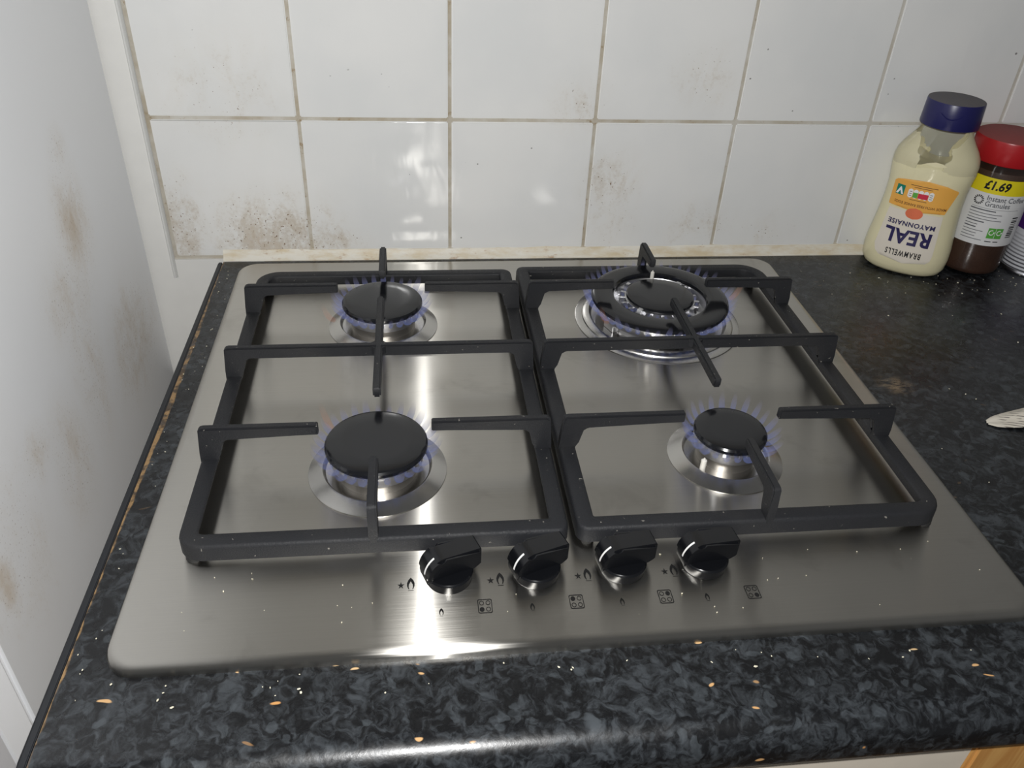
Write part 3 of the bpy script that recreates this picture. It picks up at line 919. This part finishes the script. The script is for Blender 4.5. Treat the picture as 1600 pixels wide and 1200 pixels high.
pan_support(0.0285, 0.2810, 0.0755, 0.4520, (0.016, 0.008, 0.010, 0.022), CXL, (0.1130, 0.1920, 0.1125, 0.1925), (0.1270, 0.2050, 0.3480, 0.3960),
            'cast iron pan support over the two left burners')
pan_support(0.2865, 0.5480, 0.0755, 0.4565, (0.008, 0.018, 0.026, 0.008), CXR, (0.3700, 0.4600, 0.3800, 0.4530), (0.1320, 0.2050, 0.3370, 0.4130),
            'cast iron pan support over the two right burners')

# ------------------------------------------------------------------ mayonnaise bottle
MB = Vector((0.7365, 0.4930, ZC)); MR = math.radians(-34)
mb = tag(empty('mayonnaise_bottle', MB, MR), 'clear squeezy mayonnaise bottle with blue cap and upside down label', 'bottle')
HWP = [(0.0, 0.030, 0.018), (0.0015, 0.036, 0.0225), (0.005, 0.0415, 0.0265), (0.011, 0.0445, 0.0290), (0.022, 0.0457, 0.0300), (0.034, 0.0450, 0.0298), (0.050, 0.0430, 0.0290),
       (0.066, 0.0413, 0.0285), (0.082, 0.0402, 0.0282), (0.098, 0.0404, 0.0284), (0.108, 0.0415, 0.0288), (0.118, 0.0428, 0.0292), (0.126, 0.0430, 0.0292), (0.133, 0.0415, 0.0285),
       (0.140, 0.0380, 0.0270), (0.147, 0.0330, 0.0255), (0.154, 0.0285, 0.0248), (0.161, 0.0262, 0.0245), (0.168, 0.0255, 0.0245)]
def wd(z):
    for (z0, a0, b0), (z1, a1, b1_) in zip(HWP, HWP[1:]):
        if z <= z1:
            t = max(0, (z - z0) / (z1 - z0)); return a0 + (a1 - a0) * t, b0 + (b1_ - b0) * t
    return HWP[-1][1:]
def bodyloop(z, ins, n=48, dz=0.0):
    a, b = wd(z)
    k = 2.35 if z < 0.13 else 2.35 - 0.35 * min(1, (z - 0.13) / 0.02)
    out = []
    for i in range(n):
        t = 2 * PI * i / n
        c, s = math.cos(t), math.sin(t)
        out.append(((a - ins) * math.copysign(abs(c) ** (2 / k), c), (b - ins) * math.copysign(abs(s) ** (2 / k), s), z + dz))
    return out
bm = bmesh.new(); loft(bm, [bodyloop(z, 0) for z, _, _ in HWP], cap0=True)
tag(finish('body', bm, CLEAR, mb, smooth=60), 'clear plastic bottle wall')
zs = [z for z, _, _ in HWP if z < 0.125]
bm = bmesh.new()
lp = [bodyloop(z, 0.0008, dz=0.0006 if z == 0 else 0) for z in zs]
top = []
for i, (x, y, z) in enumerate(bodyloop(0.130, 0.0008)):
    top.append((x, y, 0.1265 + 0.0030 * math.sin(i * 0.9) + 0.0022 * math.sin(i * 0.37 + 1) - 0.004 * max(0, x / 0.04)))
lp.append(top)
loft(bm, lp, cap0=True)
tv = bm.verts[:][-48:]
cv = bm.verts.new((0, 0, 0.122))
for i in range(48): bm.faces.new((tv[i], tv[(i + 1) % 48], cv))
tag(finish('contents', bm, MAYO, mb, smooth=60), 'pale yellow mayonnaise')
bm = bmesh.new(); loft(bm, [bodyloop(z, 0.0010) for z in (0.120, 0.126, 0.130, 0.133, 0.1365, 0.140, 0.147, 0.154, 0.161, 0.166)])
tag(finish('smear', bm, RESIDUE, mb, smooth=60), 'mayonnaise smeared inside the neck')
bm = bmesh.new()
lathe(bm, [(0.0262, 0.1640), (0.0286, 0.1640), (0.0288, 0.1650), (0.0284, 0.1750), (0.0279, 0.1880), (0.0275, 0.1890), (0.0262, 0.1894), (0.0, 0.1892)], 64)
cp = tag(finish('cap', bm, BLUECAP, mb, smooth=35), 'navy blue flip cap with dusty top')
bm = bmesh.new()   # thumb notch of the flip lid: a shallow smiling ridge on the cap's front
pts = []
for i in range(13):
    t = i / 12; a = math.radians(-90 - 22 + 44 * t)
    pts.append((0.0284 * math.cos(a), 0.0284 * math.sin(a), 0.1800 - 0.0050 * math.sin(PI * t)))
tube(bm, pts, [0.0002] + [0.0007] * 11 + [0.0002], 6)
finish('thumb_ridge', bm, BLUECAP, cp)

def mfront(u, z, h=0.0):
    a, b = wd(z)
    k = 2.35
    t = min(0.999, abs(u) / a)
    return Vector((u, -(b * (1 - t ** k) ** (1 / k)) - h, z))
def wrap_m(me, u0, z0, h, flip=True):
    for v in me.vertices:
        x, y = v.co.x, v.co.y
        if flip: x, y = -x, -y
        v.co = mfront(u0 + x, z0 + y, h)
    return me
def wrap_poly(name, pts, mat, parent, h, n=18, m=16):
    """fill a convex-ish outline (u,z) by rows so that it follows the curved bottle"""
    zs_ = [p[1] for p in pts]; z0, z1 = min(zs_), max(zs_)
    rows = []
    for j in range(m + 1):
        z = z0 + (z1 - z0) * j / m
        zz = min(max(z, z0 + 1e-6), z1 - 1e-6)
        xs = []
        for (xa, za), (xb, zb) in zip(pts, pts[1:] + pts[:1]):
            if (za <= zz < zb) or (zb <= zz < za): xs.append(xa + (xb - xa) * (zz - za) / (zb - za))
        if len(xs) >= 2: rows.append((z, min(xs), max(xs)))
    b = bmesh.new()
    G_ = [[b.verts.new(mfront(xa + (xb - xa) * i / n, z, h)) for i in range(n + 1)] for z, xa, xb in rows]
    for A, B in zip(G_, G_[1:]):
        for i in range(n): b.faces.new((A[i], A[i + 1], B[i + 1], B[i]))
    return finish(name, b, mat, parent, smooth=60)
H1, H2, H3 = 0.0004, 0.0007, 0.0010
# outline of the label: rounded foot (towards the base), wider at the top
lab = [(-0.0335, 0.031), (-0.031, 0.024), (-0.025, 0.0195), (-0.012, 0.0172), (0.0, 0.0168), (0.012, 0.0172), (0.021, 0.0190), (0.0265, 0.023), (0.0275, 0.030), (0.0245, 0.0755), (-0.0300, 0.0755)]
lb = tag(wrap_poly('label', lab, LABELW, mb, H1), 'cream label printed upside down')
ob = [(-0.0320, 0.0770), (-0.003, 0.0755), (0.0245, 0.0762), (0.0315, 0.1035), (0.018, 0.1085), (0.0, 0.1105), (-0.018, 0.1095), (-0.0325, 0.1055)]
tag(wrap_poly('label_panel', ob, ORANGE, mb, H1), 'orange upper label panel')
eg = [(-0.0040 + 0.0088 * math.cos(2 * PI * i / 28), 0.0738 + 0.0062 * math.sin(2 * PI * i / 28)) for i in range(28)]
tag(wrap_poly('egg_picture', eg, EGG, lb, H2, 10, 12), 'orange egg picture')
def mtext(txt, size, u, z, mat, parent, **kw):
    me = text_mesh(txt, size, **kw)
    wrap_m(me, u, z, H3)
    me.materials.clear(); me.materials.append(mat)
    return link('lettering', me, parent)
mtext('REAL', 0.0222, -0.0025, 0.0478, NAVY, lb, bold=0.0007, sx=0.92, spacing=1.06)
mtext('MAYONNAISE', 0.0072, -0.0030, 0.0618, NAVY, lb, bold=0.00022, sx=0.98, spacing=1.12)
mtext('BRAMWELLS', 0.0092, -0.0020, 0.0285, BLACK_P, lb, bold=0.00024, sx=0.60, spacing=1.28)
mtext('MADE WITH FREE RANGE EGGS', 0.0040, -0.0010, 0.0832, BROWNP, lb, bold=0.00005, sx=0.92, spacing=1.0)
def mrect(name, u0, u1, z0, z1, mat, h, parent=None):
    return wrap_poly(name, [(u0, z0), (u1, z0), (u1, z1), (u0, z1)], mat, parent or lb, h, 6, 3)
mrect('vegetarian_symbol', -0.0285, -0.0205, 0.0905, 0.1015, TEAL, H2)
me = text_mesh('V', 0.0098, bold=0.0005); wrap_m(me, -0.0245, 0.0958, H3, True); me.materials.clear(); me.materials.append(WHITE_P); link('lettering', me, lb)
for k, (mt, lo_) in enumerate(((ORANGE, 0), (GREEN_P, 0), (RED_P, 0), (RED_P, 0), (WHITE_P, 1))):
    u = -0.0165 + k * 0.0052
    pill = rrect(u, u + 0.0048, 0.0900, 0.1000, (0.0023,) * 4, 5)
    wrap_poly('nutrition_pill', pill, WHITE_P, lb, H2, 5, 10)
    if k in (1, 2, 3): wrap_poly('nutrition_colour', [(u, 0.0910), (u + 0.0052 if k == 2 else u + 0.0048, 0.0910), (u + 0.0052 if k == 2 else u + 0.0048, 0.0965), (u, 0.0965)], mt, lb, H2 + 0.00015, 4, 4)
    else: 
        for q in range(3): mrect('print_line', u + 0.001, u + 0.0038, 0.0922 + q * 0.0022, 0.0928 + q * 0.0022, BROWNP if k == 0 else GREYP, H3)
mrect('print_line', -0.0160, 0.0110, 0.1038, 0.1045, BROWNP, H2)
mrect('print_line', -0.0120, 0.0065, 0.1018, 0.1024, BROWNP, H2)
mrect('print_line', -0.0130, 0.0040, 0.0880, 0.0886, BROWNP, H2)

# ------------------------------------------------------------------ coffee jar
CB = Vector((0.8180, 0.4950, ZC)); CR = math.radians(-30)
cj = tag(empty('coffee_jar', CB, CR), 'instant coffee jar with red lid and yellow £1.69 price band', 'jar')
JP = [(0.0, 0.0), (0.024, 0.0), (0.0295, 0.0012), (0.0328, 0.0045), (0.0342, 0.0090), (0.0346, 0.030), (0.0346, 0.104), (0.0342, 0.112), (0.0330, 0.119), (0.0310, 0.1240), (0.0305, 0.132)]
bm = bmesh.new(); lathe(bm, JP, 64); tag(finish('glass', bm, GLASS, cj, smooth=50), 'clear glass jar wall')
bm = bmesh.new(); lathe(bm, [(0, 0.0012)] + [(r - 0.0016, z + (0.0014 if z < 0.004 else 0)) for r, z in JP[1:9]] + [(0.020, 0.1215), (0, 0.120)], 64)
tag(finish('contents', bm, COFFEE, cj, smooth=60), 'dark brown coffee granules')
bm = bmesh.new(); lathe(bm, [(0.0300, 0.1275), (0.0362, 0.1275), (0.0368, 0.1285), (0.0374, 0.140), (0.0376, 0.1505), (0.0372, 0.1520), (0.0355, 0.1528), (0.0, 0.1524)], 72)
tag(finish('lid', bm, REDLID, cj, smooth=35), 'red plastic screw lid')
RL = 0.0350
bm = bmesh.new(); lathe(bm, [(RL, 0.0400), (RL, 0.0560), (RL, 0.0976), (RL, 0.1140)], 64, a0=math.radians(-178), a1=math.radians(-2))
cl = tag(finish('label', bm, CLAB, cj, smooth=60), 'white label with yellow top band')
def jpt(u, z, R=RL + 0.0004):
    a = -PI / 2 + u / RL
    return Vector((R * math.cos(a), R * math.sin(a), z))
def jwrap(me, u0, z0, mat, name='lettering'):
    for v in me.vertices: v.co = jpt(u0 + v.co.x, z0 + v.co.y)
    me.materials.clear(); me.materials.append(mat)
    return link(name, me, cl)
jwrap(text_mesh('£1.69', 0.0128, bold=0.00045, sx=0.86, shear=0.12), -0.0035, 0.1060, BLACK_P)
jwrap(text_mesh('Instant Coffee', 0.0078, 'LEFT', bold=0.00010, sx=0.86, spacing=1.03), -0.0090, 0.0925, GREYP)
jwrap(text_mesh('Granules', 0.0078, 'LEFT', bold=0.00010, sx=0.86, spacing=1.03), -0.0090, 0.0862, GREYP)
def jrect(name, u0, u1, z0, z1, mat, R=RL + 0.0003):
    b = bmesh.new()
    n = max(1, int((u1 - u0) / 0.003))
    A = [b.verts.new(jpt(u0 + (u1 - u0) * i / n, z0, R)) for i in range(n + 1)]; B = [b.verts.new(jpt(u0 + (u1 - u0) * i / n, z1, R)) for i in range(n + 1)]
    for i in range(n): b.faces.new((A[i], A[i + 1], B[i + 1], B[i]))
    return finish(name, b, mat, cl, smooth=60)
# wreath emblem
b = bmesh.new()
for k in range(14):
    a = 2 * PI * k / 14
    q = [(0.0030, -0.00055), (0.0052, -0.0008), (0.0052, 0.0006), (0.0030, 0.0004)]
    b.faces.new([b.verts.new(jpt(-0.0162 + x * math.cos(a) - y * math.sin(a), 0.0888 + x * math.sin(a) + y * math.cos(a))) for x, y in q])
finish('wreath_emblem', b, BLACK_P, cl)
jrect('print_line', -0.0210, 0.028, 0.0812, 0.0815, GREYP)
rr = random.Random(3)
for k in range(11):
    w = rr.uniform(0.020, 0.044) if k < 4 else rr.uniform(0.012, 0.022)
    jrect('print_line', -0.0215, -0.0215 + w, 0.0785 - k * 0.0033, 0.0785 - k * 0.0033 + (0.0012 if k in (0, 4, 6) else 0.0007), GREYP)
jrect('recycling_panel', 0.0040, 0.0115, 0.0490, 0.0608, GREEN_P); jrect('recycling_panel', 0.0120, 0.0195, 0.0490, 0.0608, GREEN_P)
for u in (0.0077, 0.0157):
    b = bmesh.new()
    A = []
    for i in range(15):
        a = math.radians(60 + 270 * i / 14)
        A.append([b.verts.new(jpt(u + r * math.cos(a), 0.0558 + r * 1.1 * math.sin(a), RL + 0.0005)) for r in (0.0019, 0.0028)])
    for p, q in zip(A, A[1:]): b.faces.new((p[0], p[1], q[1], q[0]))
    b.faces.new([b.verts.new(jpt(u + x, 0.0558 + y, RL + 0.0005)) for x, y in ((0.0012, 0.0006), (0.0036, 0.0008), (0.0026, -0.0014))])
    finish('recycling_arrow', b, WHITE_P, cl)
jrect('print_line', 0.0040, 0.0105, 0.0448, 0.0458, BLACK_P); jrect('print_line', 0.0125, 0.0180, 0.0448, 0.0458, BLACK_P)
for k in range(11):
    jrect('barcode_bar', 0.0250, 0.0330, 0.0500 + k * 0.0022, 0.0500 + k * 0.0022 + rr.choice((0.0006, 0.0010, 0.0014)), BLACK_P)

# ------------------------------------------------------------------ tin
tn = tag(empty('tin', (0.8985, 0.4900, ZC)), 'striped white tin with a purple band, at the right edge', 'tin')
bm = bmesh.new(); lathe(bm, [(0, 0.002), (0.034, 0.002), (0.0352, 0.0), (0.0374, 0.0), (0.0382, 0.0012), (0.0380, 0.0028), (0.0370, 0.0042)], 64); finish('base_rim', bm, TINM, tn, smooth=40)
bm = bmesh.new(); lathe(bm, [(0.0370, 0.0040), (0.0372, 0.0050), (0.0372, 0.112), (0.0370, 0.113)], 64); tag(finish('label', bm, TLAB, tn, smooth=50), 'white striped label with purple band')
bm = bmesh.new(); lathe(bm, [(0.0370, 0.1128), (0.0382, 0.1142), (0.0382, 0.1158), (0.0374, 0.1170), (0.0352, 0.1170), (0.0342, 0.1140), (0, 0.1140)], 64); finish('top_rim', bm, TINM, tn, smooth=40)

# ------------------------------------------------------------------ torn paper on the worktop
bm = bmesh.new()
ang = math.radians(14)
nn, mm = 14, 8
out = []
for i in range(nn + 1):
    t = i / nn
    x = 0.085 * t
    w0 = -0.0030 - 0.0030 * t - 0.0025 * math.sin(PI * min(1, t * 2.5)) * (1 - t)
    w1 = 0.0045 + 0.033 * t ** 0.72
    if i == 0: w0, w1 = -0.001, 0.0045
    row = []
    for j in range(mm + 1):
        s = j / mm
        y = w0 + (w1 - w0) * s
        z = 0.0012 + 0.010 * t * math.sin(PI * s) * 0.8 + 0.004 * t + 0.0006 * math.sin(9 * s + 5 * t)
        row.append((x, y, z))
    out.append(row)
V1 = [[bm.verts.new(p) for p in r] for r in out]
V2 = [[bm.verts.new((p[0], p[1], p[2] - 0.00025)) for p in r] for r in out]
for V in (V1, V2):
    for A, B in zip(V, V[1:]):
        for j in range(mm): bm.faces.new((A[j], A[j + 1], B[j + 1], B[j]))
rim1 = V1[0] + [r[-1] for r in V1[1:]] + V1[-1][-2::-1] + [r[0] for r in V1[-2:0:-1]]
rim2 = V2[0] + [r[-1] for r in V2[1:]] + V2[-1][-2::-1] + [r[0] for r in V2[-2:0:-1]]
for i in range(len(rim1)):
    bm.faces.new((rim1[i], rim1[(i + 1) % len(rim1)], rim2[(i + 1) % len(rim2)], rim2[i]))
tag(finish('paper_scrap', bm, PAPER, None, (0.6640, 0.2005, ZC), 60, (0, 0, math.radians(-8))), 'curled corner of printed white paper on the worktop, at the right edge', 'paper')

# ------------------------------------------------------------------ crumbs
cr = random.Random(11)
def crumbs(spots, z, name, label):
    b = bmesh.new()
    for x, y, s in spots:
        t = bmesh.new(); bmesh.ops.create_icosphere(t, subdivisions=1, radius=s)
        m = Matrix.Translation((x, y, z + s * 0.95)) @ Matrix.Rotation(cr.uniform(0, 6), 4, 'Z') @ Matrix.Diagonal((cr.uniform(0.7, 1.9), cr.uniform(0.6, 1.1), cr.uniform(0.4, 0.8), 1))
        for v in t.verts: v.co = m @ (v.co * cr.uniform(0.75, 1.2))
        tm = bpy.data.meshes.new('t'); t.to_mesh(tm); t.free(); b.from_mesh(tm); bpy.data.meshes.remove(tm)
    return tag(finish(name, b, CRUMB, None, smooth=20), label, 'crumbs', None, 'stuff')
sp = [(cr.uniform(-0.018, 0.60), cr.uniform(-0.022, -0.003), cr.uniform(0.0003, 0.0008)) for _ in range(36)]
sp += [(cr.uniform(0.60, 0.95), cr.uniform(0.05, 0.50), cr.uniform(0.0003, 0.0009)) for _ in range(50)]
sp += [(cr.uniform(0.62, 0.98), cr.uniform(0.42, 0.47), cr.uniform(0.0003, 0.0008)) for _ in range(60)]
sp += [(cr.uniform(-0.018, -0.004), cr.uniform(0.0, 0.5), cr.uniform(0.0003, 0.0006)) for _ in range(35)]
crumbs(sp, ZC, 'crumbs', 'pale crumbs scattered over the dark worktop')
sp = [(cr.uniform(0.02, 0.56), cr.uniform(0.012, 0.07), cr.uniform(0.0002, 0.0005)) for _ in range(34)]
crumbs(sp, 0.0, 'crumbs', 'tiny pale crumbs on the front of the steel hob')
